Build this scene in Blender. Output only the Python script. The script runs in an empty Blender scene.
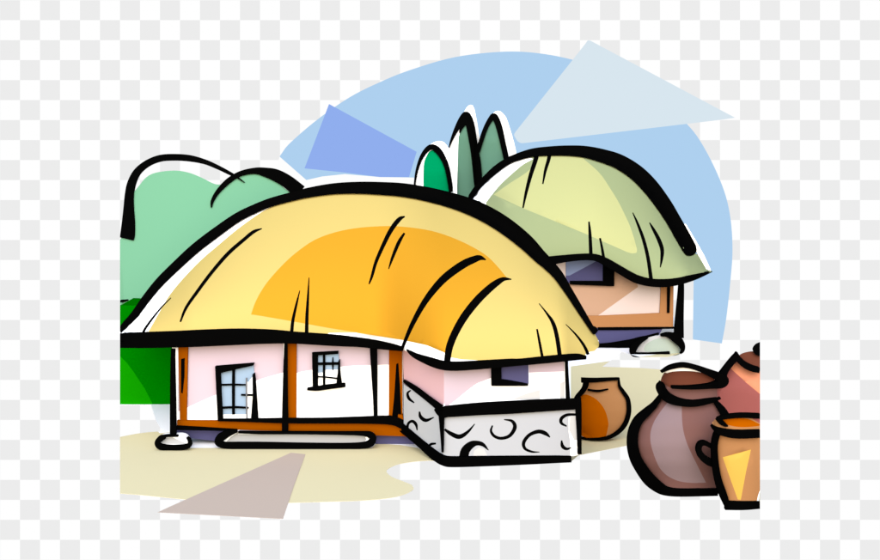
import bpy, math
from mathutils import Vector
from mathutils.geometry import delaunay_2d_cdt

# ------------------------------------------------------------------ camera frame
D, H, F, YH = 40.0, 8.0, 1520.0, 128.0     # distance of the camera, its height, focal length and horizon
EXPO = 1.4
C = bpy.context.scene.collection
def P(px, py, Y):
    d = Y + D
    return Vector(((px-440.0)*d/F, Y, H-(py-YH)*d/F))
def gY(py): return F*H/(py-YH) - D         # depth of the ground seen at that height
def interp(pts, x):
    if x <= pts[0][0]: return pts[0][1]
    for a, b in zip(pts, pts[1:]):
        if x <= b[0]:
            return a[1] + (b[1]-a[1])*(x-a[0])/max(1e-6, b[0]-a[0])
    return pts[-1][1]

# ------------------------------------------------------------------ materials
MATS = {}
GAIN = 1.85
def lin(c):
    c /= 255.0
    return c/12.92 if c <= .04045 else ((c+.055)/1.055)**2.4
def M(name, rgb=None, gain=GAIN):
    if name in MATS: return MATS[name]
    m = bpy.data.materials.new(name); m.use_nodes = True
    nt = m.node_tree; nt.nodes.clear()
    out = nt.nodes.new('ShaderNodeOutputMaterial')
    d = nt.nodes.new('ShaderNodeBsdfDiffuse')
    d.inputs['Color'].default_value = tuple(min(.86, lin(v)/k) for v, k in zip(rgb, gain if isinstance(gain, tuple) else (gain,)*3))+(1,)
    nt.links.new(d.outputs[0], out.inputs[0])
    MATS[name] = m
    return m
def emis(name, rgb, rgb2=None):
    m = bpy.data.materials.new(name); m.use_nodes = True
    nt = m.node_tree; nt.nodes.clear()
    out = nt.nodes.new('ShaderNodeOutputMaterial')
    e = nt.nodes.new('ShaderNodeEmission')
    e.inputs['Strength'].default_value = 1/2**EXPO
    e.inputs['Color'].default_value = tuple(lin(v) for v in rgb)+(1,)
    if rgb2:      # one metre squares, laid out on the board itself
        tc = nt.nodes.new('ShaderNodeTexCoord'); s = nt.nodes.new('ShaderNodeSeparateXYZ')
        nt.links.new(tc.outputs['Object'], s.inputs[0])
        fl = []
        for ax in ('X', 'Z'):
            f = nt.nodes.new('ShaderNodeMath'); f.operation = 'FLOOR'
            nt.links.new(s.outputs[ax], f.inputs[0]); fl.append(f)
        a = nt.nodes.new('ShaderNodeMath'); a.operation = 'ADD'
        nt.links.new(fl[0].outputs[0], a.inputs[0]); nt.links.new(fl[1].outputs[0], a.inputs[1])
        pm = nt.nodes.new('ShaderNodeMath'); pm.operation = 'FLOORED_MODULO'; pm.inputs[1].default_value = 2
        nt.links.new(a.outputs[0], pm.inputs[0])
        mx = nt.nodes.new('ShaderNodeMix'); mx.data_type = 'RGBA'
        mx.inputs['A'].default_value = tuple(lin(v) for v in rgb)+(1,)
        mx.inputs['B'].default_value = tuple(lin(v) for v in rgb2)+(1,)
        nt.links.new(pm.outputs[0], mx.inputs['Factor'])
        nt.links.new(mx.outputs['Result'], e.inputs['Color'])
    nt.links.new(e.outputs[0], out.inputs[0])
    MATS[name] = m
    return m

M('ink', (6,6,6)); M('white', (255,255,255), 1.0)
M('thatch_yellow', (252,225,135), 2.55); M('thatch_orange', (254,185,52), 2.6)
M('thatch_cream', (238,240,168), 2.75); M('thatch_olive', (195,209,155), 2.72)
M('bush_green', (148,218,174), (2.95,2.85,2.72)); M('hedge_dark', (0,128,0), 2.05); M('hedge_light', (16,156,0), 1.9)
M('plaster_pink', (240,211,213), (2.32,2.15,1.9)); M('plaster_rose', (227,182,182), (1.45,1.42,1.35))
M('wood', (179,90,0), 2.5); M('purple', (90,88,128), 1.9); M('glass_blue', (195,219,242), (2.85,2.7,2.5))
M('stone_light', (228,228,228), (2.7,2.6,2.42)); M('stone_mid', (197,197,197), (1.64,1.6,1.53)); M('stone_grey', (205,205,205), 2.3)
M('stone_mint', (214,229,215), 2.4); M('peach', (226,181,148), 2.2); M('peach_pale', (240,212,195), (1.83,1.73,1.6))
M('wood_tan', (208,146,94), 2.2); M('glass_violet', (140,152,186), 1.9); M('grey_line', (120,120,125))
M('leaf_emerald', (0,168,104), 2.6); M('leaf_sage', (112,160,136), 2.55)
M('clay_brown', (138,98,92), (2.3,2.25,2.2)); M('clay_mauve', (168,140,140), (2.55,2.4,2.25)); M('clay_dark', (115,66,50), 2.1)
M('clay_red', (185,104,98), (2.5,2.37,2.3)); M('clay_salmon', (255,165,125), 2.2); M('clay_tan', (210,148,96), (2.5,2.4,2.3))
M('clay_rust', (176,88,0), 1.7); M('glaze_yellow', (254,208,98), 2.45)
M('sand', (238,230,194), (1.45,1.53,1.76)); M('shadow_mauve', (208,192,185), (1.46,1.54,1.78)); M('patch_grey', (236,236,236), 2.3)
M('thatch_dim', (170,140,60))

# ------------------------------------------------------------------ drawing helpers
def cr(pts, n=6, closed=False):
    """smooth curve through control points (any number of components)"""
    out = []; N = len(pts)
    rng = range(N if closed else N-1)
    for i in rng:
        if closed:
            p0, p1, p2, p3 = pts[i-1], pts[i], pts[(i+1) % N], pts[(i+2) % N]
        else:
            p1, p2 = pts[i], pts[i+1]
            p0 = pts[i-1] if i > 0 else tuple(2*a-b for a, b in zip(p1, p2))
            p3 = pts[i+2] if i+2 < N else tuple(2*b-a for a, b in zip(p1, p2))
        for k in range(n):
            t = k/n
            out.append(tuple(.5*((2*b)+(-a+c)*t+(2*a-5*b+4*c-d)*t*t+(-a+3*b-3*c+d)*t**3)
                             for a, b, c, d in zip(p0, p1, p2, p3)))
    if not closed: out.append(tuple(pts[-1]))
    return out
def stroke(pts, n=6, round_end=False):
    """outline of a brush stroke whose width changes along its length"""
    c = cr(pts, n) if len(pts) > 2 else [tuple(p) for p in pts]
    L, R = [], []
    for i, (x, y, w) in enumerate(c):
        a = c[max(0, i-1)]; b = c[min(len(c)-1, i+1)]
        dx, dy = b[0]-a[0], b[1]-a[1]; l = math.hypot(dx, dy) or 1
        nx, ny = -dy/l, dx/l; w = max(w, .5)/2
        L.append((x+nx*w, y+ny*w)); R.append((x-nx*w, y-ny*w))
    if round_end:
        def cap(p, q, w):
            a = math.atan2(p[1]-q[1], p[0]-q[0])
            return [(p[0]+math.cos(a+t)*w/2, p[1]+math.sin(a+t)*w/2) for t in (.9, .45, 0, -.45, -.9)]
        return L + cap(c[-1], c[-2], c[-1][2]) + R[::-1] + cap(c[0], c[1], c[0][2])
    return L + R[::-1]
def wind(poly, x, y):
    w = 0; n = len(poly)
    for i in range(n):
        x0, y0 = poly[i][:2]; x1, y1 = poly[(i+1) % n][:2]
        if y0 <= y < y1 or y1 <= y < y0:
            if x0+(y-y0)*(x1-x0)/(y1-y0) > x: w += 1 if y1 > y0 else -1
    return w != 0
def clampx(poly): return [(max(120.0, min(760.0, p[0])), p[1]) for p in poly]

def solid(name, outs, mat, yf, yb, layers=(), parent=None, step=None, clip=True, base=None, smooth=True, ray=False):
    """a closed body: its face follows yf(x, y), its far side lies at yb; colour areas are cut into the face"""
    if not isinstance(outs[0], list): outs = [outs]
    if clip: outs = [clampx(o) for o in outs]; layers = [(clampx(l), m) for l, m in layers]
    if not callable(yf): _f = yf; yf = lambda x, y: _f
    ybf = yb if callable(yb) else (lambda x, y, f: yb)
    vs, es = [], []
    for poly in list(outs)+[l for l, m in layers]:
        q = []
        for p in poly:
            p = (p[0], p[1])
            if not q or math.hypot(p[0]-q[-1][0], p[1]-q[-1][1]) > .05: q.append(p)
        if math.hypot(q[0][0]-q[-1][0], q[0][1]-q[-1][1]) < .05: q.pop()
        s = len(vs); vs += q
        es += [(s+i, s+(i+1) % len(q)) for i in range(len(q))]
    if step:
        xs = [p[0] for o in outs for p in o]; ys = [p[1] for o in outs for p in o]
        x = min(xs)+step*.5; k = 0
        while x < max(xs):
            y = min(ys)+step*(.5 if k % 2 else .9)
            while y < max(ys):
                if any(wind(o, x, y) for o in outs): vs.append((x+.013*k, y))
                y += step
            x += step; k += 1
    v2, e2, f2, *_ = delaunay_2d_cdt([Vector(v) for v in vs], es, [], 0, 1e-3)
    tris, mi, mats = [], [], [mat]
    for f in f2:
        cx = sum(v2[i][0] for i in f)/len(f); cy = sum(v2[i][1] for i in f)/len(f)
        if not any(wind(o, cx, cy) for o in outs): continue
        m = mat
        for l, lm in layers:
            if wind(l, cx, cy): m = lm
        if m not in mats: mats.append(m)
        tris.append(list(f)); mi.append(mats.index(m))
    used = sorted({i for t in tris for i in t}); idx = {u: k for k, u in enumerate(used)}
    front, back = [], []
    for u in used:
        x, y = v2[u]; f = yf(x, y); p = P(x, y, f); front.append(p)
        yb_ = max(f+.004, ybf(x, y, f)); back.append(P(x, y, yb_) if ray else Vector((p.x, yb_, p.z)))
    off = base if base is not None else (parent.location.copy() if parent else None)
    if parent and parent.parent: off = parent['abs_loc'] if 'abs_loc' in parent else off
    if parent is not None: off = Vector(ABS[parent.name])
    if off is None:
        lo = min(v.z for v in front); cxm = sum(v.x for v in front)/len(front); cym = sum(v.y for v in front)/len(front)
        off = Vector((cxm, cym, lo))
    off = Vector(off)
    n = len(used); verts = front+back; faces, fm = [], []
    edges = {}
    for t, m in zip(tris, mi):
        a = [idx[i] for i in t]
        (x0, y0), (x1, y1), (x2, y2) = [tuple(v2[i]) for i in t[:3]]
        if (x1-x0)*(y2-y0)-(x2-x0)*(y1-y0) > 0: a = a[::-1]     # y runs down: flip to face the viewer
        faces.append(a); fm.append(m)
        faces.append([i+n for i in a[::-1]]); fm.append(m)
        for i in range(len(a)):
            e = (a[i], a[(i+1) % len(a)])
            if (e[1], e[0]) in edges: edges.pop((e[1], e[0]))
            else: edges[e] = m
    sm = [True]*len(faces)
    for (a, b), m in edges.items():
        k = len(verts)
        verts += [front[a], front[b], back[b], back[a]]
        faces.append([k+1, k, k+3, k+2]); fm.append(m); sm.append(False)
    me = bpy.data.meshes.new(name)
    me.from_pydata([v-off for v in verts], [], faces)
    for m in mats: me.materials.append(MATS[m])
    me.polygons.foreach_set('material_index', fm)
    me.polygons.foreach_set('use_smooth', [s and smooth for s in sm])
    me.update()
    o = bpy.data.objects.new(name, me); C.objects.link(o)
    if parent: o.parent = parent; ABS[o.name] = off
    else: o.location = off; ABS[o.name] = off
    return o
ABS = {}
def tag(o, label, cat, group=None):
    o['label'] = label; o['category'] = cat
    if group: o['group'] = group
    return o
def thing(name, label, cat, loc, group=None):
    o = bpy.data.objects.new(name, None); C.objects.link(o)
    o.location = loc; ABS[o.name] = Vector(loc); o.empty_display_size = .3
    return tag(o, label, cat, group)
def ink(parent, strokes, yf, t=.1, name='outline', mat='ink', step=None, n=6, rnd=False):
    """raised black brush lines on a thing"""
    polys = [stroke(s, n, rnd) for s in strokes]
    f = yf if callable(yf) else (lambda x, y: yf)
    return solid(name, polys, mat, f, lambda x, y, g: g+t, parent=parent, step=step)
def rect(x0, y0, x1, y1): return [(x0, y0), (x1, y0), (x1, y1), (x0, y1)]

# ================================================================== the setting
emis('backdrop_checks', (255,255,255), (236,236,236))
emis('sky_blue', (174,208,239)); emis('cloud_blue', (144,174,238)); emis('cloud_pale', (216,230,239)); emis('sky_white', (254,254,254))
BY = F/20.0 - D                         # squares are one metre wide
def backdrop():
    me = bpy.data.meshes.new('backdrop')
    x, z0, z1, t = 60.0, -45.0, 45.0, .4
    v = [(-x,0,z0),(x,0,z0),(x,0,z1),(-x,0,z1),(-x,t,z0),(x,t,z0),(x,t,z1),(-x,t,z1)]
    me.from_pydata(v, [], [(0,1,2,3),(5,4,7,6),(4,0,3,7),(1,5,6,2),(3,2,6,7),(4,5,1,0)])
    me.materials.append(MATS['backdrop_checks'])
    o = bpy.data.objects.new('backdrop', me); C.objects.link(o)
    o.location = P(440, 120, BY); o['kind'] = 'structure'
backdrop()

arc = cr([(280.5,155),(290,143),(318,119),(350,97),(380,82),(410,70),(455,57),(505,51.5),(545,54),(585,63),(620,76),(655,97),(687,124),
          (705,149),(722,185),(730,215),(732.5,250),(730,285),(726,320),(721.8,343.5)])
sky_white = [(279,156),(306.4,180),(322,176.4),(345,174),(380,177),(414,177.5),(416,196),(300,196),(275,170)]
o = solid('sky', arc+[(693.6,339.5),(694.5,270),(640,230),(500,230),(416,200),(300,196),(275,172),(279.5,157)], 'sky_blue', 30, 30.2,
          [(sky_white, 'sky_white')], clip=False)
o['kind'] = 'structure'
tag(solid('cloud', [(329,104),(416.6,151.8),(409,177),(380,177),(345,172.5),(304.5,168.3)], 'cloud_blue', 29.3, 29.5, clip=False),
    'violet blue four-sided cloud shape on the left of the round blue sky', 'cloud')
tag(solid('cloud', cr([(514.6,136),(514.3,134.3),(515.5,132)],3)+cr([(586.5,42.5),(588,40.3),(590.5,40.6)],3)+[(735,117.6),(724,119.3),(690,123.4)]
          +cr([(526,142.8),(521,143),(517.5,141)],3), 'cloud_pale', 29.3, 29.5, clip=False),
    'pale grey triangular cloud shape pointing right across the top of the round blue sky', 'cloud')

# ground: one sheet of sandy earth with white areas, standing free of the backdrop
G = ([(120,437)]+cr([(120,437),(138,433.6),(155,431.8),(163,432)],4)[1:]+cr([(163,432),(156,420),(151,405)],4)[1:]+
     [(120,405),(120,345),(400,318),(560,312),(674,316),(678,332),(684,345),(682,352.5),(668,357),(640,357),(622,352),(602,366.8),(640,368),
      (662,369.6),(692,376),(722,384),(760,392),(760,506.5),(728,507),(722,491.5),(662,491),(648,474),(636,450),(634.5,444.3),(627,445.6),(582,454.6),(579,455),
      (571,461.5),(446,463),(438,461),(428,460.6)]+
     cr([(428,460.6),(412,462),(398,464.5),(389,468.5),(386.6,472),(392,477),(402,481),(412,485)],4)[1:]+
     cr([(412,485),(413,490),(400,496),(380,499.3),(356,501)],4)[1:]+
     [(287,503),(240,501.5),(186,499.6),(165,497.5),(140,495),(120,493.5)])
gl = [([(120,345),(145,400),(149,405),(150,420),(157,431),(160,433.3),(174,432),(190,448),(225,448),(372,448),(376,443.6),(400,445),(418,448),(440,461),(577,461),
        (570.8,456),(570.8,366.3),(602,366.8),(622,352),(640,358),(690,350),(690,300),(400,300)], 'white'),
      ([(120,300),(151,300),(151,405.5),(120,405.5)], 'white'),
      (rect(570.8,366.4,662,470), 'sand'),
      ([(570.8,366.4),(760,340),(760,520),(640,520),(582,456),(579,453),(570.8,452)], 'sand')]
gl[0], gl[1] = gl[0], gl[1]
def ground_sheet(name, outline, layers, z, mat):
    # the flat sheet: depth comes from where each point of the outline meets the ground
    f = lambda x, y: gY(y)
    o = solid(name, outline, mat, f, lambda x, y, g: g, layers, base=(0,0,0))
    me = o.data
    for v in me.vertices: v.co.z = z
    n = 0
    # lower copy gives the sheet its thickness
    import bmesh
    bm = bmesh.new(); bm.from_mesh(me)
    bm.verts.ensure_lookup_table()
    kill = [fc for fc in bm.faces if fc.calc_area() < 1e-7 or fc.normal.z < 0]
    bmesh.ops.delete(bm, geom=kill, context='FACES')
    bmesh.ops.remove_doubles(bm, verts=bm.verts[:], dist=.0006)
    seen = {}
    dup = []
    for fc in bm.faces:
        key = tuple(round(c, 3) for c in fc.calc_center_median())
        if key in seen: dup.append(fc)
        seen[key] = 1
    bmesh.ops.delete(bm, geom=dup, context='FACES')
    r = bmesh.ops.extrude_face_region(bm, geom=bm.faces[:])
    for e in r['geom']:
        if isinstance(e, bmesh.types.BMVert): e.co.z = z-.002 if z > 0 else z-.004
    bmesh.ops.recalc_face_normals(bm, faces=bm.faces[:])
    for fc in bm.faces: fc.smooth = False
    bm.to_mesh(me); bm.free()
    o['kind'] = 'structure'
    return o
ground_sheet('ground', G, gl, 0.0, 'sand')
ground_sheet('ground_shadow', [(291,453),(305.5,454.6),(294,486),(283,519.3),(157.5,512.8),(170,507)], [], .006, 'shadow_mauve')  # mauve sheet laid on the sand as a painted triangular shadow

# ================================================================== greenery
def dome(cx, halfw, y0, depth, top=None):
    return lambda x, y: y0 - depth*math.sqrt(max(0, 1-min(1, abs(x-cx)/halfw)**2))
# pale bush far left
t = thing('bush', 'pale green rounded bush with two lobes behind the left end of the yellow roof', 'bush', P(180, 381, 8))
bushf = lambda x, y: 7.6 - 1.2*max(0, 1-((x-200)/140)**2) - .8*max(0, min(1, (y-160)/150))
fill = [(120,381),(120,240),(128,225),(133.5,192.5)]+cr([(133.5,192.5),(140,184.5),(146,177.5),(155.5,172.7),(173.6,170.5),(188,172.4),(201,177.3),(215,184),(226,184)],5)[1:]+ \
       cr([(232,178),(243,174),(252,173),(264,175),(278,183),(292,194)],4)+[(310,200),(310,381)]
solid('foliage', fill, 'bush_green', bushf, lambda x, y, g: 16-g, parent=t, step=9, ray=True)
ink(t, [[(126.5,239,14),(127.5,234,14.5),(128.3,222,13),(128.6,208,10.5),(129.3,194,9),(131.5,183,8.5),(137,172,7.6),(147,163.5,7),(160,158.3,7),(175,157.3,6.8),(190,158.4,6.4),(205,162,4.8),(218,167.5,4),(230,173.6,3.2),(238,178,1.8),(244.5,182.5,.7)],
        [(211.2,207.5,1.2),(212.3,201,3.2),(217.5,192,4.4),(226.5,182.5,5.6),(235.5,176,5.4),(244.5,172.4,5.6),(255.5,170.8,6.6),(264,172,9),(275,175,12),(287,181.5,13),(300,192,14)],
        [(120,301.4,2.2),(124,300.8,2.2),(128,300,1)]],
    lambda x, y: bushf(x, y)-.06, .12, step=10)
# dark hedge under it
tag(solid('hedge', [(120,305.5),(138,305.5),(176,345),(176,405),(120,405)], 'hedge_dark', 4, 6.2,
          [([(120,356),(127,363),(133,371),(145,389),(151,401),(153.5,405.5),(120,405.5)], 'hedge_light')]),
    'dark green hedge with a bright green curved corner left of the front house', 'hedge')

def cypress(label, base, cx, fillpoly, inner, leaf, rim, strokes, hw, top, nm='cypress_tree'):
    t = thing(nm, label, 'tree', P(cx, 324, base), 'three cypress trees behind the thatched roofs')
    y0 = base
    f = lambda x, y: y0 - .75*math.sqrt(max(0, 1-min(1, abs(x-cx)/hw)**2))*min(1, max(0, (y-top)/25))
    solid('crown', fillpoly, 'white', f, lambda x, y, g: 2*y0-g, [(inner, leaf)]+[(stroke(q), 'ink') for q in strokes], parent=t, step=6)
    solid('pale_fringe', rim, 'white', lambda x, y: y0+.05, y0+.2, parent=t)
    ink(t, strokes, lambda x, y: f(x, y)-.1, .15, step=4)
    solid('trunk', rect(cx-4, 255, cx+4, 324), 'wood', y0-.2, y0+.2, parent=t)
s1 = [(414.5,190,2),(415,181,2),(417.5,168,3),(422.7,155,4.2),(430,147.3,5.5),(437,149.5,6.5),(443.6,159,5.6),(447.6,170,5),(450.3,185,4.6),(451,192,4)]
cypress('leftmost and shortest cypress, emerald green, behind the yellow thatched roof ridge', 22, 433,
        cr([p[:2] for p in s1],4)+[(451,262),(415,262)],
        [(423.3,270),(423.3,175)]+cr([(423.3,175),(424,162.7),(426.4,156.4),(430,151),(436,151),(443,159),(448,172),(451,192)],4)+[(451,270)],
        'leaf_emerald', cr([(428,146),(433,142.6),(439,141),(444.5,142.7),(449,149),(453,158),(456,172),(457.5,200)],4)+[(440,200),(436,150)], [s1], 22, 146)
s2 = [(449,147.5,1),(451.5,140,2.6),(456,130,4.6),(461.5,119.5,6),(466.3,114.5,6.5),(469.7,122.7,8.5),(472.5,137.3,8.3),(475,153.6,8),(476.7,171.8,7.6),(478,188,7),(479,196,7)]
cypress('tallest cypress, grey green with a white left half, in the middle of the three', 23, 465,
        [(448,262),(448,160)]+cr([p[:2] for p in s2[:-1]],4)+[(479,262)],
        [(457.2,270),(457.2,185),(458,150)]+cr([(458.5,137),(461,130),(464.5,124),(467,128),(471,150),(476,190)],4)+[(476,270)],
        'leaf_sage', cr([(464,112),(467.5,106.5),(471,104.8),(474,108),(476.4,119),(479,133.6),(480,142)],4)+[(478,160),(472,160),(468,120)],
        [s2, [(463.5,121.5,9),(461.5,127,4),(459.5,133,1)], [(462.5,124,5),(465,120.5,7),(468.5,116.5,6)]], 20, 110)
s3 = [(477.5,152,4.6),(480.5,142.7,4.6),(485.5,128.5,4.6),(491,118.5,5.2),(494.6,116.5,6.2),(499,126.4,6.2),(502.9,142.7,5.6),(506.5,159,5.4),(509,172,4)]
cypress('rightmost cypress, sage green, standing just left of the olive thatched roof', 22, 494,
        cr([p[:2] for p in s3],4)+[(511,262),(477,262)],
        [(478,270),(478,160)]+cr([(479,150),(483,140),(488,127),(493.8,119),(499,134),(505,158)],4)+[(508,185),(510,270)],
        'leaf_sage', cr([(491,116),(495.5,111.3),(500.5,111.5),(506,117.5),(511,132),(515.3,148),(516.6,158)],4)+[(516,175),(500,175),(497,125)],
        [s3, [(476.5,150,4),(478,160,5),(479,172,5.5),(479.5,184,6),(480,192,6)]], 19, 114)

# ================================================================== olive thatched house at the back
B0 = 15.4
bh = thing('thatched_house', 'smaller back house with olive and cream thatch, peach walls and one dark window', 'house', P(620, 348, B0))
wb = solid('wall', [(500,262),(674,262),(673,327),(592,327),(590,346),(500,346)], 'peach', B0, 21.5,
      [([(540,262),(566,262),(569,281),(566,300),(550,290)], 'peach_pale'),
       ([(638,287),(632,262),(662,262),(659.8,312.8),(598,315.6)], 'peach_pale')], parent=bh)
solid('wall_frame', [[(661.3,279),(673.6,279),(673.2,326.8),(560,328),(560,315.8),(598,315.8),(659.7,313)]], 'wood_tan', B0-.08, B0+.05, parent=bh)
ink(bh, [[(668.8,284,3.3),(668.5,300,3),(668.3,313,2.6)]], B0-.13, .04, 'wall_mark')
solid('base_shade', [(560,328),(663,328),(659,335),(640,337.5),(600,346),(560,346)], 'purple', B0-.05, 21, parent=bh)  # purple body stands in for the shadow along the house base
wn = solid('window', rect(566,256,603,283), 'purple', B0-.06, B0+.02, [([(564,256),(604,256),(594,262.5),(569.5,275.5),(560,276)], 'glass_violet')], parent=bh)
solid('window_frame', [[(603,256),(614.5,262),(614.3,286.2),(609,286.2),(570,284.6),(570,281),(603,281)]], 'ink', B0-.16, B0, parent=wn)
EB = [(470,201),(485,205),(510,250),(535,263),(547,261.5),(565.5,258.7),(583.6,257),(596,257.7),(607,262.5),(620,270),(629,275),(638,279.5),(651,282.7),(665.5,283),(680,281),(692.7,277.5),(702,274.5),(712,271.8)]
Ttop = [(471,197,5),(478,187,5.4),(487,177.5,6),(496,169.5,6.8),(505,163,6.5),(514.5,158.2,6.8),(532.7,152.7,8),(551,151,9.3),(569,150.6,10.3),(587,152,12),(605.5,156.6,13.8),(620,162,15),(636,172.3,16),(650,186,16.3),(663.6,204,15.6),(673.6,220,14.6),(683,236.5,14.6),(690,249,14)]
TB = [(p[0], p[1]) for p in cr(Ttop, 4)]+[(699,256),(706.5,269),(712,271.5)]
ebs = [(p[0], p[1]) for p in cr(EB, 3)]
def roof_back(x, y):
    T = interp(TB, x); B = interp(ebs, x)
    if B-T < 2: v = 1
    else: v = min(1, max(0, (B-y)/(B-T)))
    R = 18.6; E = 14.5
    w = (R-E)*math.sqrt(max(0, min(1, (716-x)/30)))
    return R - w*(1-v*v)
outer = [(471,199)]+TB[:-2]+[(694,240),(700,249),(705.5,258),(712,271)]
rf = solid('thatched_roof', TB+[p for p in ebs[::-1]][1:], 'thatch_olive', roof_back, lambda x, y, g: max(g, 37.2-g),
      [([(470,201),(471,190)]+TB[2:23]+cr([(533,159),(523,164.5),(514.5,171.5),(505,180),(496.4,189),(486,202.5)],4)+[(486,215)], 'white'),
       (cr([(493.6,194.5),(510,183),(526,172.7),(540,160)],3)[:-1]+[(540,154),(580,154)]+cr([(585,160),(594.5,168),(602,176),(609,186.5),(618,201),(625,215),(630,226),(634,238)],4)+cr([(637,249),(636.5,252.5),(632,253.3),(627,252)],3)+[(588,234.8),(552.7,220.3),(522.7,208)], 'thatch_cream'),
       (stroke([(536.5,155,5),(535.5,160,4.6),(530.5,175.5,4),(526,193,3),(523,208,1.6)]), 'ink'),
       (stroke([(549.5,154,4),(548.5,160,3.7),(545.5,170,3),(542.8,184,1.4)]), 'ink'),
       (stroke([(589,221.5,1.6),(590,234.5,3.2),(591,257,3.8)]), 'ink'), (stroke([(600,238,2),(602,248,2.6),(604,260,3.4)]), 'ink'),
       (stroke([(632.7,212.5,1),(638,224.5,2.6),(643.6,240,3.4),(648,258,3.6),(651.3,281,4)]), 'ink'),
       (stroke([(649.5,222.5,1),(653.5,229.5,3),(658.5,239,4),(662,249,4),(661.8,258,3),(660.3,267.5,1)]), 'ink')],
      parent=bh, step=6, ray=True)
ink(bh, [Ttop], lambda x, y: roof_back(x, max(y, interp(TB, x)))-.12, .5, 'ridge_outline', step=6, rnd=True)
ink(bh, [[(530,262.5,6),(547,261.3,9),(565.5,258.6,7.2),(583.6,257,6.6),(596,257.7,7),(607,262.5,8),(620,270,8.2),(629,275.3,8.4),(638,279.6,8.4),(651,282.7,8),(665.5,283.2,8),(680,281.2,7),(692.7,277.8,6),(702,275,3.8),(712.3,271.6,.8)]],
    lambda x, y: roof_back(x, y)-.1, .25, 'eave_outline')
solid('pale_edge', [(684,224),(686,224)]+[(696,241),(704,255),(709.5,267),(711,270.8),(706,269.5),(699,256.5),(694,246)], 'white', 18.5, 18.7, parent=bh)
# verandah post and its stone
solid('post', [stroke([(681.8,280,4.5),(681.5,292,5.5),(680,318,7.6),(679.2,338,9.5)])], 'ink', B0-.3, B0, parent=bh)
ink(bh, [[(598,328.8,3),(630,328.5,3),(674,327.8,2)], [(590,327.5,5),(594,330,7),(597,332,4)], ], B0-.1, .1, 'sill_outline')
ink(bh, [[(594,345.5,2.5),(609,345.3,4.6),(623,344.6,7.5),(633,343.6,9),(640,340.3,6.5),(648,337,3),(659,333.4,1.5)]], B0-.15, .2, 'base_outline')
st = thing('foundation_stone', 'rounded pale mint stone under the corner post of the back house', 'stone', P(657, 356, gY(356)))
solid('stone', cr([(635,350),(638,343),(646,338.5),(656,335.8),(667,336.8),(677,343),(682,351),(677,355.5),(668,355.5),(650,354),(638,354)],4,True), 'patch_grey',
      lambda x, y: B0-1.2-.35*math.sqrt(max(0, 1-((x-658)/26)**2)), B0-.4,
      [(cr([(644.5,351),(646,344.5),(656,339),(667,339),(676,344),(681.5,351),(679,355),(674,355.3),(668,352.5),(655,352.2)],4,True), 'stone_mint')], parent=st, step=5, ray=True)
ink(st, [[(648,337.5,2),(640,341.5,5),(634.5,347,7),(633,352.5,6),(636,355,4.6),(648,354.7,3.6),(660,353.8,3),(670,353.2,2.6)],
         [(661,335.5,2),(668,335,5),(676,338.5,9),(681.5,344.5,7),(683,350.5,3.4),(680.5,354,1)]], B0-1.7, .2)

# ================================================================== main house
MH = thing('thatched_house', 'large front house with yellow and orange thatch, pink plaster walls and a low stone wing', 'house', P(330, 440, -1))
Y0 = -1.6; YW = -3.8
def wingY(x):        # the wing's side wall runs forward to its corner, then its front runs across
    if x >= 443: return YW
    k = (x-402)/41.0
    return 1/((1-k)/(Y0+D) + k/(YW+D)) - D
# facade
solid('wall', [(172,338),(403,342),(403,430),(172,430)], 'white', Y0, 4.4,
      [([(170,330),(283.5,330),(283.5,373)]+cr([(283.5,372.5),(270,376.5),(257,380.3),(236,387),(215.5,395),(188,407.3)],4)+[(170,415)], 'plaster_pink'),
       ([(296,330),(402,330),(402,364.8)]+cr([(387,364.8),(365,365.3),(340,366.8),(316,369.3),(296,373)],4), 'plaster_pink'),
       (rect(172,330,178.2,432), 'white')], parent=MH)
pl = solid('base_shade', [(176,427),(404,427),(420,437),(420,448),(376,443.8),(300,441.5),(217,441.3),(177.5,436.8)], 'purple', Y0+.06, 4.3, parent=MH)  # purple colour stands for the shadow gap beneath the raised floor
solid('sill_beam', [(177,420.6),(283,421.5),(396,422),(406,432),(418,441),(404,436.4),(376,435.5),(283,431.6),(236,430),(177,429)], 'wood', lambda x, y: Y0-.12, Y0+.02, parent=MH)
for x0, x1, xb0, xb1, yb, m in ((178,188,180,186.5,424,1), (287.5,296.5,287.8,296.2,418.5,0), (389,402,388.8,402.5,418,2)):
    lay = []
    if m == 1: lay = [([(181,359),(184.8,358),(184.6,376),(182.8,393.5),(181,393)], 'ink')]
    if m == 2: lay = [([(396.2,364),(398.4,363),(400,385),(401.6,419),(391.8,419),(394,398)], 'ink')]
    solid('post', [(x0,342),(x1,342),(xb1,yb),(xb0,yb)], 'wood', Y0-.09, Y0+.02, lay, parent=MH)
solid('post', [(398,415),(402.6,415),(404.8,428),(404.8,434),(398,428)], 'wood', Y0-.2, Y0, parent=MH)
ink(MH, [[(285.8,342,3),(285.3,370,4.3),(285,400,5.4),(285,420,6.2),(285,431,6.2)],
         [(373.3,343,7.6),(374.2,370,6.4),(375.2,400,4.4),(375.6,418,3.8)],
         [(218,420.3,2.2),(245,420.6,3),(285,421,5),(325,421,5.4),(365,420.4,7),(392,420.8,8.8),(404,425.5,9)],
         [(172,428,4.4),(190,428.6,3.6),(215,429.6,2.6),(236,430.6,2)],
         [(257,420.2,2.4),(270,420.6,3),(284,421,3)]], Y0-.24, .1, 'frame_outline')
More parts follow.
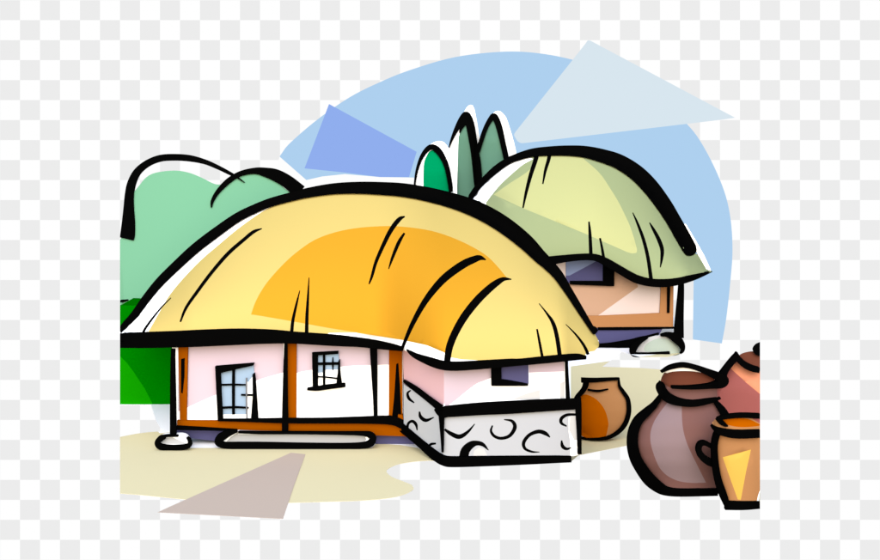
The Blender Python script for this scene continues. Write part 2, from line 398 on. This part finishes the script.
# front verandah post, on its stone
ink(MH, [[(172.8,349,4),(172.6,370,4.8),(172.8,400,5.8),(173,437,6.3)]], -2.05, .12, 'post')
st = thing('foundation_stone', 'small flat grey stone under the far left post of the front house', 'stone', P(172, 449, gY(449)))
solid('stone', cr([(157,443),(160,437.5),(170,436),(183,436.5),(188.5,443),(188,448),(170,448.5),(160,448)],4,True), 'white', -2.2, -1.8,
      [([(159.8,444),(161,441),(164,438),(172,437.3),(180,440.5),(186.5,443.8),(181,444.2)], 'stone_mid')], parent=st)
ink(st, [[(165,437.5,3.4),(160.5,439,6),(157,443,5),(160,447,5.8),(170,448,4.8),(183,447.6,5),(189,445.5,4.8),(189.3,441,3.4),(187,437.5,2)],
         [(160,436.8,2),(170,436,2.5),(178,436.3,1.6)]], -2.35, .12)
ss = thing('stepping_stone', 'long low grey stone step lying below the front wall of the yellow thatched house', 'step', P(295, 449, gY(449)))
sy = gY(447)
solid('slab', cr([(221,444.5),(227,437),(236,432),(260,432.5),(362,433.5),(372,436),(373.5,442),(366,447.5),(345,448),(300,447.5),(230,445.6)],4,True), 'stone_grey', sy-.15, sy+.08,
      [([(222,441),(235,430),(240,431),(231,437),(226,442)], 'white'),  # highlight painted white on the left end of the slab
       (stroke([(238,433.3,1.6),(262,433.6,1.5)]), 'white'),
       (stroke([(366,437,1.8),(367.5,440,2.4),(364,443.8,1.8)]), 'white')], parent=ss)
ink(ss, [[(237,431.2,3),(228,433.8,6.5),(220,438.5,8.5),(217.8,443,6),(224,445.6,6),(240,446.2,7),(262,446.3,7),(300,447,7),(340,447.2,6.6),(362,446,6),(370.5,443.5,7),(373,439,6.5),(370,435.4,6),(362,434,4),(340,433.6,3),(300,433.2,2.6),(262,433.1,2.6),(238,432.6,2)]], sy-.28, .13)
# door-like window on the left
w1 = solid('window', [(220,371),(237,367.5),(253.5,365),(254.5,376),(252,420),(222.5,420.3)], 'white', Y0-.05, Y0+.05,
      [([(219,372),(237,366),(253.8,364),(254.2,374),(252.4,377),(249.8,380),(248.8,396),(246.5,414.3),(219,414.6)], 'glass_blue'),
       (rect(247.2,382,251.5,421), 'white')], parent=MH)
solid('window_frame', [[(215,366.6),(253.8,363.4),(253.2,365.6),(237,369.2),(220.5,373.2),(221.3,395),(222.8,420.6),(217.6,420.6),(216.4,395)],
                       [(252.4,374.5),(254.3,373.4),(255.2,380),(257.8,420.6),(250.8,420.6),(252.6,395)]], 'ink', Y0-.17, Y0, parent=w1)
ink(w1, [[(233.6,367,2.8),(233.3,390,2.8),(233.4,414.6,2.6)], [(220,385,1.7),(234,384.8,1.7),(246,385,1.4)], [(241,395,1.5),(247,395.2,1.8),(253.5,395.2,1.8)],
         [(221,408,2.2),(235,407.4,2),(248.6,408,1.7)]], Y0-.11, .05, 'glazing_bar')
ink(w1, [[(246.4,378,1.2),(246.4,400,1.3),(246.8,420,1.2)]], Y0-.12, .04, 'glazing_bar', 'grey_line')
# small window
w2 = solid('window', [(316,354),(338.5,353.5),(339,360),(338,386),(316,387)], 'white', Y0-.05, Y0+.05,
      [([(315,353),(339,353),(339,369.5),(325,370),(325,372.5),(315,373)], 'glass_blue')], parent=MH)
solid('window_frame', [[(312,353),(338,351.6),(338.2,354),(317.8,355.5),(317.8,388),(312.6,388.6)],
                       [(338.3,361),(339.8,360),(340,372),(341.8,385.5),(336,386.3),(337.6,372)]], 'ink', Y0-.17, Y0, parent=w2)
ink(w2, [[(307,389.7,2),(318,389,4),(330,387.2,4.2),(345,385.6,3.6)]], Y0-.25, .2, 'window_sill')
ink(w2, [[(324,353.6,2.4),(324,370,2.4),(324,387,2.2)], [(317.5,364,2.6),(328,363.8,2.6),(339,363.6,2.6)], [(317.5,376.8,1.3),(327,377.4,1.3),(337,378.6,1.4)],
         [(332.7,357.5,.8),(332.8,364,1.7),(332.8,370.5,.8)]], Y0-.11, .05, 'glazing_bar')
# wing
wg = lambda x, y: wingY(x)
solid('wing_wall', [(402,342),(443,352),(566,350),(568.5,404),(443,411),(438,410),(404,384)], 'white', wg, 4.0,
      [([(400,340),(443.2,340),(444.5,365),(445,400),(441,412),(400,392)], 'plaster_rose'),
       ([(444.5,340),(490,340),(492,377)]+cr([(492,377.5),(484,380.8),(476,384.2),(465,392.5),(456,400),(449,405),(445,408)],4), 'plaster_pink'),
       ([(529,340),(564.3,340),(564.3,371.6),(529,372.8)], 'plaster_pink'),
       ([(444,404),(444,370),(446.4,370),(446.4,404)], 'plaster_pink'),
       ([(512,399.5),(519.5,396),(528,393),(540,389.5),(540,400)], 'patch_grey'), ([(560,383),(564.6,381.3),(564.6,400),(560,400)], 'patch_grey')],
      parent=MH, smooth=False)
w3 = solid('window', rect(495,352,528.6,384), 'purple', YW-.05, YW+.05, parent=MH)
solid('window_frame', [[(491,352),(501.3,352),(501.6,379.5),(510,380.8),(520,382.6),(528.2,384.2),(528.2,386),(491.4,386)]], 'ink', YW-.15, YW, parent=w3)
fl = lambda x, y: wingY(x)-.14
st_l = []
ARC = [[(444.5,429.3,2.2),(451.4,434,4.2),(459.5,436.8,4.6),(467.7,432,3),(474.8,424,.9)],
       [(463.5,458,9.5),(465.5,450.5,9),(471,445,7.4),(477,443.2,5),(483,444.8,3.8),(488.5,450.3,.8)],
       [(492.5,425.5,1.5),(491,431.2,2.6),(494.6,436.4,3),(501.8,438.4,3.2),(510,435.5,3.5),(514.9,427.3,4),(512,421.2,3),(504,419.6,1)],
       [(550,437.3,1.2),(545.5,433.6,4),(538.6,431.6,4),(529.5,435,3.5),(523.8,442.3,3.6),(525,448.6,3),(531.8,451.8,2.2),(539.5,452.2,.8)],
       [(576,414.6,2.4),(567.3,414.9,3),(561.6,418.4,3.5),(561.4,423.2,3),(566.8,426.4,1.4)],
       [(561.6,440.5,1.5),(562.5,446.2,3.6),(566.6,449,2.8),(571.3,447.6,1)],
       [(410.8,390.4,1.2),(407.6,393.2,2.4),(409,398.6,3),(414.2,402.9,1.3)],
       [(419.4,411.6,1.6),(420.7,417,3.5),(426,420.4,3.5),(434,417.4,.9)],
       [(417.2,430.4,1.2),(416,424.5,3),(412.5,421.3,3),(408.6,423.2,2.6),(407,428.5,3)],
       [(436,443.6,1.8),(431,444.3,2.6),(427.5,447.5,2.4)]]
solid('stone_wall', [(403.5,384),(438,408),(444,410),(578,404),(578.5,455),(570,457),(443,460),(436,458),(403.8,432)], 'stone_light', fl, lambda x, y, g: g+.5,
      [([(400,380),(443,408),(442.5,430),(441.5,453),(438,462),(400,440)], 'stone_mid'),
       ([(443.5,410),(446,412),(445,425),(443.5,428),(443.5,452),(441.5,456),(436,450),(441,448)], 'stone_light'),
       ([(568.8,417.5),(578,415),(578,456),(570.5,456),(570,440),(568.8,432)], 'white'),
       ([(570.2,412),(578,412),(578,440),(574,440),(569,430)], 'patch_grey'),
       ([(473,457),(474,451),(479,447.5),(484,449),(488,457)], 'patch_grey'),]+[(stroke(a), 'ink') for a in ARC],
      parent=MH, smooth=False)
ink(MH, [[(403.5,381,2.6),(415,389,5),(428,399,5.6),(441,409,7)],
         [(436,408,6),(442,412.5,10),(450,411.7,11),(480,409.3,12),(510,407.8,12.4),(548,405.6,11.6),(578,404.2,10.4)],
         [(441.6,412,7),(441.8,425,5),(442.4,440,3.6),(442.6,452.5,2.4)]], lambda x, y: wingY(x)-.24, .12, 'stone_cap', step=4)
ink(MH, [[(398,425,9),(404,430,8),(420,443.4,8),(430,452,9),(438,458,9.6),(444,461,10),(452,462.2,10.4),(480,461.7,10),(510,461,9),(534.6,460.4,8),(556,459.8,7),(571.5,459.6,6)]],
    lambda x, y: wingY(x)-.24, .12, 'base_outline', step=4)
ink(MH, [[(566.3,352,3),(567,375,3.4),(568.3,403,4.4)]], YW-.08, .1, 'corner_outline')
ink(MH, [[(579,398,4.5),(578.7,410,6),(579.4,435,4.6),(579.7,454.5,4)]], YW-.25, .2, 'corner_outline')
# roof
Tm = [(119,332,4.5),(124.5,325,6),(134,315,7.4),(146,298.5,8.2),(160,281.5,9),(179.6,262.4,9.6),(195.5,248,10),(214.5,233.4,10),(237,217.6,9.4),(255.5,208.4,9),(270,202.6,8.6),(288,197.6,8.6),(307,193,9.4),(333,189,10.5),(360,188,11.5),(387,189,12.5),(403,190.3,13),(420,193,13.4),(436,196.5,14),(454.5,201.6,14.8),(472.7,208,16),(491,217,16.5),(509,228.6,16.5),(527,243.2,15.6),(540,256.4,13.4),(549,265,11.6),(558.6,275.6,10),(569,291.5,8),(580.5,310,6.6),(591,327,5),(595,334,3)]
Bm = [(119,341),(146,340.5),(201,338.5),(237,337.5),(270,337),(296,338),(333,340.5),(360,343),(378,345.3),(402,349.5),(417,357),(431,362.5),(443,366),(458,366.6),(485.5,365),(510,363),(548,360),(575.5,357),(590,354),(598.5,347)]
TM = [(p[0], p[1]) for p in cr(Tm, 4)]+[(598.8,341),(599,345)]
BM = [(p[0], p[1]) for p in cr(Bm, 4)]
def sstep(a, b, x):
    t = min(1, max(0, (x-a)/(b-a))); return t*t*(3-2*t)
def roof_main(x, y, T0=None):
    T = interp(TM, x); B = interp(BM, x)
    v = 1 if B-T < 2 else min(1, max(0, (B-y)/(B-T)))
    E = -1.9 - 2.2*sstep(370, 452, x)
    R = 1.6 - 4.4*max(0, (x-440)/160.0)
    w = (R-E)*math.sqrt(max(0.02, min(1, (x-60)/130)))*math.sqrt(max(0.02, min(1, (602-x)/40)))
    return R - w*(1-v*v)
strands = [[(262,228.5,1),(253.6,231.8,3.4),(244,239.5,3.6),(228,253.6,3.8),(212,272,3.6),(197,292,3.4),(186,308,3),(180.3,322,1.8)],
  [(404.8,216.4,1.4),(399,219.5,4.4),(391,230,4.6),(383.6,244.5,4),(376,262,3.4),(372,276,2.8),(369,284.2,1.4)],
  [(404.5,233,2),(399,242,3.6),(392.7,257,3),(388.6,269,1)],
  [(299.8,290.5,.9),(296.4,304.5,2.4),(293,320,3.2),(291.4,335,3.6)],
  [(309,277.5,.9),(308,297,2.4),(307,315.5,3.4),(306.6,336,3.8)],
  [(486,259.8,1),(480,257.8,5.2),(474,259.4,7),(463.6,264.2,8),(451,272.8,8),(441,281.5,7.6),(430,294.5,6.6),(421,308,5.6),(412,325,4.6),(405.5,340,3.6),(401.6,350,3)],
  [(511.5,279.3,1),(504,279,4),(498,282,6.2),(490,288,7.4),(478,299.5,8),(465.5,315,8),(456,331,7.6),(449.5,347,7.2),(446.8,364,6.4)],
  [(539,303.4,.8),(547,313.6,2.2),(553,323,3.8),(556.8,336,4.2),(560,357,4.4)],
  [(537,329,1.8),(539.5,342,2.6),(542.7,359,3)],
  [(565.8,324.3,.7),(576,334.8,2),(584.5,346.5,3),(589.6,358.5,3.4)]]
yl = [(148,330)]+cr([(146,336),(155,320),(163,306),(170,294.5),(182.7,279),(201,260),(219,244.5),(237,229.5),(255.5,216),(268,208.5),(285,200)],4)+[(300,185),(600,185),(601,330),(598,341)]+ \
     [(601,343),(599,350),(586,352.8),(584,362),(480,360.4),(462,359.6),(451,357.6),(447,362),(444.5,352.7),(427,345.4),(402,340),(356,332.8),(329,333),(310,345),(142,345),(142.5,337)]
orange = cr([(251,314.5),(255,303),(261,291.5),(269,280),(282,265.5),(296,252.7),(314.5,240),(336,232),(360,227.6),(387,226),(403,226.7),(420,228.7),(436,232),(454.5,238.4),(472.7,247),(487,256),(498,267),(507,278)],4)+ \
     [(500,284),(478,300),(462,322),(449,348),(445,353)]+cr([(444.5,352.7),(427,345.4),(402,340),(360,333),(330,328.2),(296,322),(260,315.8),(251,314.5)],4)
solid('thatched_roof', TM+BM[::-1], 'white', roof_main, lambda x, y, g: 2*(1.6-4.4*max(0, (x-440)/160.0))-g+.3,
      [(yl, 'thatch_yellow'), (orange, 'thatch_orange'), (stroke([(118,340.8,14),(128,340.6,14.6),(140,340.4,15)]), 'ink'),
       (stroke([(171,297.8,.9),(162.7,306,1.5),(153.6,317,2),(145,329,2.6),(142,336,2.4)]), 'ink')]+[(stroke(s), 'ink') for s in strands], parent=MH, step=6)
def rm_ink(x, y): return roof_main(x, max(y, interp(TM, x)))
ink(MH, [Tm], lambda x, y: rm_ink(x, y)-.1, .5, 'ridge_outline', step=6)
ink(MH, [[(119,340.8,14.4),(146,340.4,15.6),(175,339.6,16),(201,338.6,16.4),(237,337.2,15.8),(270,337,13.6),(296,338.2,11.4),(333,340.6,11),(360,342.8,9),(378,345.2,8),(392,347.4,6.2),(403.4,349.6,3.6)],
         [(406.5,350.2,.8),(411,353.6,3.6),(417,357,5.2),(431,362.4,8),(443,365.8,8.6),(458,366.6,8.6),(485.5,365,8),(510,363.2,7),(521,362.6,6.2),(548,360,6.6),(575.5,357.4,6),(586.5,358,3)]],
    lambda x, y: roof_main(x, y)-.16, .4, 'eave_outline', step=8)

# ================================================================== pots
def vessel(cx, hw, yc, k=.8):
    return lambda x, y: yc - k*hw(y)*math.sqrt(max(0, 1-min(1, abs(x-cx)/max(1, hw(y)*F/(yc+D)))**2))
# small jar beside the wing
yj = gY(440)
t = thing('clay_jar', 'small tan and rust clay jar standing beside the stone wall of the front house', 'jar', P(603, 440, yj))
ol = [(583.5,380),(619.8,380.5),(620,387)]+cr([(620,387),(624.5,393),(629.5,401),(630.5,412),(627,424),(618.5,434),(607,439.5),(592,440)],4)[1:]+cr([(582,436),(575.5,424),(573.5,410),(578,398),(585.5,391)],4)
jf = vessel(602.5, lambda y: max(.4, interp([(379,.46),(389,.46),(400,.68),(412,.74),(425,.66),(440,.35)], y)), yj, .5)
solid('body', ol, 'clay_tan', jf, lambda x, y, g: 2*yj-g,
      [(cr([(573,408),(579,398.5),(585.5,394.5),(596.4,399.5),(604.5,409.5),(608.3,422),(607.5,430),(605.5,438)],4)+[(592,442),(575,440)], 'clay_rust')], parent=t, step=4, ray=True)
ink(t, [[(581.5,380.6,4.6),(595,380.6,3.8),(610,379.6,2.6),(619.8,379.2,2)], [(586,380,5.4),(586,385,5.4),(583.6,390.5,4.4),(577.5,397.5,3.8),(575,402,3)],
        [(619,379.6,1.6),(619.8,386.4,3),(624,392.8,3.8),(628.2,400,4.2),(629,412,4.6),(625.5,423.8,4.6),(618,432.6,4),(607,438.2,3.2),(592.7,439.6,2),(582,438.6,1.6)],
        [(588,390,1.4),(598,391.3,2),(608.5,389.4,.9)]], lambda x, y: jf(x, y)-.08, .16)
# red jar with a lid, cut off at the right
yr = gY(436)
t = thing('clay_jar', 'red and salmon clay jar with a dark brown lid, behind the big brown pot', 'jar', P(758, 436, yr))
rfv = lambda x, y: yr - 1.2*math.sqrt(max(0, 1-((x-768)/66)**2))*(.5+.5*sstep(350, 390, y))
solid('body', [(760,360),(740,362)]+cr([(736,358),(729,366),(722,375),(713,388),(706,402),(708,420),(716,436)],4)+[(760,436)], 'clay_red', rfv, lambda x, y, g: 2*yr-g,
      [([(727.5,365.6),(735,362),(760,368),(760,394),(746,382.5)], 'clay_salmon')], parent=t, step=6, ray=True)
lid = solid('lid', cr([(737,357),(742,353.5),(749,351.6),(755,351.4),(760,352)],4)+[(760,371)]+cr([(760,371),(752,369.5),(744,365.5),(738,360)],4), 'clay_dark', lambda x, y: rfv(x, y)-.15, lambda x, y, g: 2*yr-g, parent=t, ray=True)
solid('lid_knob', cr([(760,342),(755.5,344),(752.4,348.5),(754,353),(757,355.5),(760,356)],4), 'ink', lambda x, y: rfv(x, y)-.3, lambda x, y, g: 2*yr-g, parent=lid, ray=True)
ink(t, [[(737.4,352.4,1),(736,357.5,5.6),(731,363.5,5.8),(725.5,371,6.4),(722,377.5,9)], [(737.5,354,2),(739.2,359,5),(745,365,6.4),(752.5,368.7,6.2),(760,370.6,5.6)]], lambda x, y: rfv(x, y)-.35, .2)
# big brown pot
yp = gY(493)
t = thing('clay_pot', 'largest pot, dark brown with a mauve highlight and wide open rim, at the right', 'pot', P(690, 493, yp))
hp = lambda y: interp([(372,.75),(398,.62),(410,.9),(425,1.15),(445,1.25),(462,1.15),(480,.85),(493,.7)], y)
pf = vessel(690, hp, yp, .6)
body = cr([(660,398),(651,409),(638,421),(633,436),(633,452),(637.5,463),(648,478),(661,491),(675,494)],5)+[(735,494)]+cr([(740,480),(746,460),(746,436),(736,420),(722,410),(714,401)],4)
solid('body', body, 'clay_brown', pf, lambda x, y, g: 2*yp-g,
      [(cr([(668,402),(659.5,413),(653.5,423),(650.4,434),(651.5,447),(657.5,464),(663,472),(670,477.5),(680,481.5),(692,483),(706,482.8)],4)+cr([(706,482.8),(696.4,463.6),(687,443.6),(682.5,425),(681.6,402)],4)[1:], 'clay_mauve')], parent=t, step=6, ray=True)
rim = solid('rim', cr([(660,384),(664,373),(674,367.5),(686,366),(698,368.5),(710,373.5),(719,379),(724,385),(720,392),(718,398),(708,403),(694,405),(680,404),(668,398),(661,391)],5,True), 'clay_brown', lambda x, y: pf(x, 398)-.12, lambda x, y, g: 2*yp-g+.1,
      [(cr([(664,372),(671,368.5),(684,366.5),(697,368.5),(708,373),(716,380),(717,386),(706,377),(690,373),(672,373.5)],4,True), 'white'),
       (cr([(660.5,380),(665,374.2),(673,371.6),(686,371),(698,372),(708,375),(714,379),(714.6,384),(706,388),(690,388.5),(675,389),(668,386.5)],4,True), 'clay_dark'),
       ([(717,384),(726,380),(726,390),(717.5,399)], 'clay_red')], parent=t, step=6, ray=True)
ink(t, [[(665.5,391,1.5),(663,385.5,4.5),(661,388,8.6),(665.5,395.5,10),(672,400,9),(682,403,7),(694.5,404,6),(709,401.6,4.8),(721,398.5,1.6)],
        [(672,387.6,2.4),(684,388,3),(697,387.6,4),(711,386.2,5.4),(721,383.5,10),(724,380.5,10),(719,377.4,8.4),(709,373,6.2),(697,368.4,4.8),(684,365.6,4.4),(671,367.8,3.8),(661.5,372.6,1.4)],
        [(661,382,1.2),(660,386,3),(659.6,390,4)]], lambda x, y: pf(x, 398)-.3, .2, 'rim_outline')
ink(t, [[(661,397,3),(655,405.5,5),(647,413,7),(638.5,421.5,8.4),(633.8,433,9.8),(633,446,10.6),(636,459,11.6),(642,470,12.4),(650,480.5,12.8),(660,488.5,11),(668,492,8.4),(680,493.2,7.4),(700,493,7.2),(718,492.6,7)],
        [(714,399.5,2.5),(718,404.5,5.5),(723,411,7.5),(727,418,8)]], lambda x, y: pf(x, y)-.12, .2)
# jug in front, cut off at the right
yg = gY(508)
t = thing('clay_jug', 'tan clay jug with a yellow triangle and small side handle, frontmost at the lower right', 'jug', P(742, 508, yg))
gf = vessel(742, lambda y: interp([(416,.62),(432,.6),(445,.6),(470,.55),(508,.36)], y), yg, .6)
solid('body', [(722,428),(716,440),(715.6,455),(717,470),(722,491),(727,507),(758,507),(760,490),(760,428)], 'clay_tan', gf, lambda x, y, g: 2*yg-g,
      [([(722.7,457.3),(751,449.6),(746,472),(740.8,500),(737.8,499.6),(730,478)], 'glaze_yellow'), ([(760,490),(760,503),(756.6,503),(758,496)], 'white')], parent=t, step=6, ray=True)
jr = solid('rim', cr([(712,422.5),(716,419),(725,416.8),(742,416),(760,417)],4)+[(760,433)]+cr([(760,433),(740,434),(724,431.5),(714,427.5)],4), 'clay_tan', lambda x, y: gf(x, 432)-.06, lambda x, y, g: 2*yg-g,
      [(cr([(722,419.5),(735,418.4),(748,419),(760,424.5)],4)+[(760,425.5)]+cr([(758,426.2),(747,427.2),(736,426.8),(727,424.8)],4), 'clay_rust'),
       ([(744,417),(752,418.6),(760,423.5),(760,418)], 'clay_red')], parent=t, ray=True)
ink(t, [[(717.5,419.6,3.4),(725.5,417.2,4.4),(742,415.8,4.8),(760,416.4,5)], [(717.5,418.5,4),(721,422,5.4),(725,425,4),(728,426.3,1.4)],
        [(712,425.8,2.6),(716,429.6,5),(724,432.8,7.4),(738,434.6,8.4),(760,434,8.2)]], lambda x, y: gf(x, 432)-.16, .12, 'rim_outline')
ink(t, [[(719,431,6),(716.4,437,6),(714.8,447,6),(715.6,462,6.2),(718,478,6.8),(722.6,492.7,7.6),(727.5,505.5,6)], [(725.4,505.9,8.6),(743.6,506.2,8.2),(760,505.4,7.2)]],
    lambda x, y: gf(x, y)-.1, .15)
ink(t, [[(714.5,449.5,4),(710,446,4),(704.5,443.6,4.4),(700.4,445.2,5),(699.2,450.5,5.4),(702.3,457,6.6),(708.5,462,7),(715,464.5,7)]], yg+.1, .18, 'handle')

# ================================================================== camera, sky, sun
cam = bpy.data.cameras.new('camera'); co = bpy.data.objects.new('camera', cam); C.objects.link(co)
co.location = (0, -D, H); co.rotation_euler = (math.radians(90), 0, 0)
cam.sensor_width = 36; cam.lens = 36*F/880; cam.shift_y = -(280-YH)/880; cam.clip_end = 500
sc = bpy.context.scene; sc.camera = co
w = bpy.data.worlds.new('World'); sc.world = w; w.use_nodes = True
nt = w.node_tree; bg = nt.nodes['Background']
sk = nt.nodes.new('ShaderNodeTexSky'); sk.sky_type = 'NISHITA'; sk.sun_disc = False
sk.sun_elevation = math.radians(27); sk.sun_rotation = math.radians(183)
nt.links.new(sk.outputs[0], bg.inputs[0]); bg.inputs[1].default_value = .15
sl = bpy.data.lights.new('sun', 'SUN'); sl.energy = 1.5; sl.angle = math.radians(70); sl.color = (1, .95, .88)
so = bpy.data.objects.new('sun', sl); C.objects.link(so); so.location = (0, -30, 30)
so.rotation_euler = (math.radians(63), 0, math.radians(-3))
sc.view_settings.view_transform = 'Standard'; sc.view_settings.look = 'None'
sc.view_settings.exposure = EXPO; sc.view_settings.gamma = 1; sc.view_settings.use_curve_mapping = False
sc.cycles.max_bounces = 4
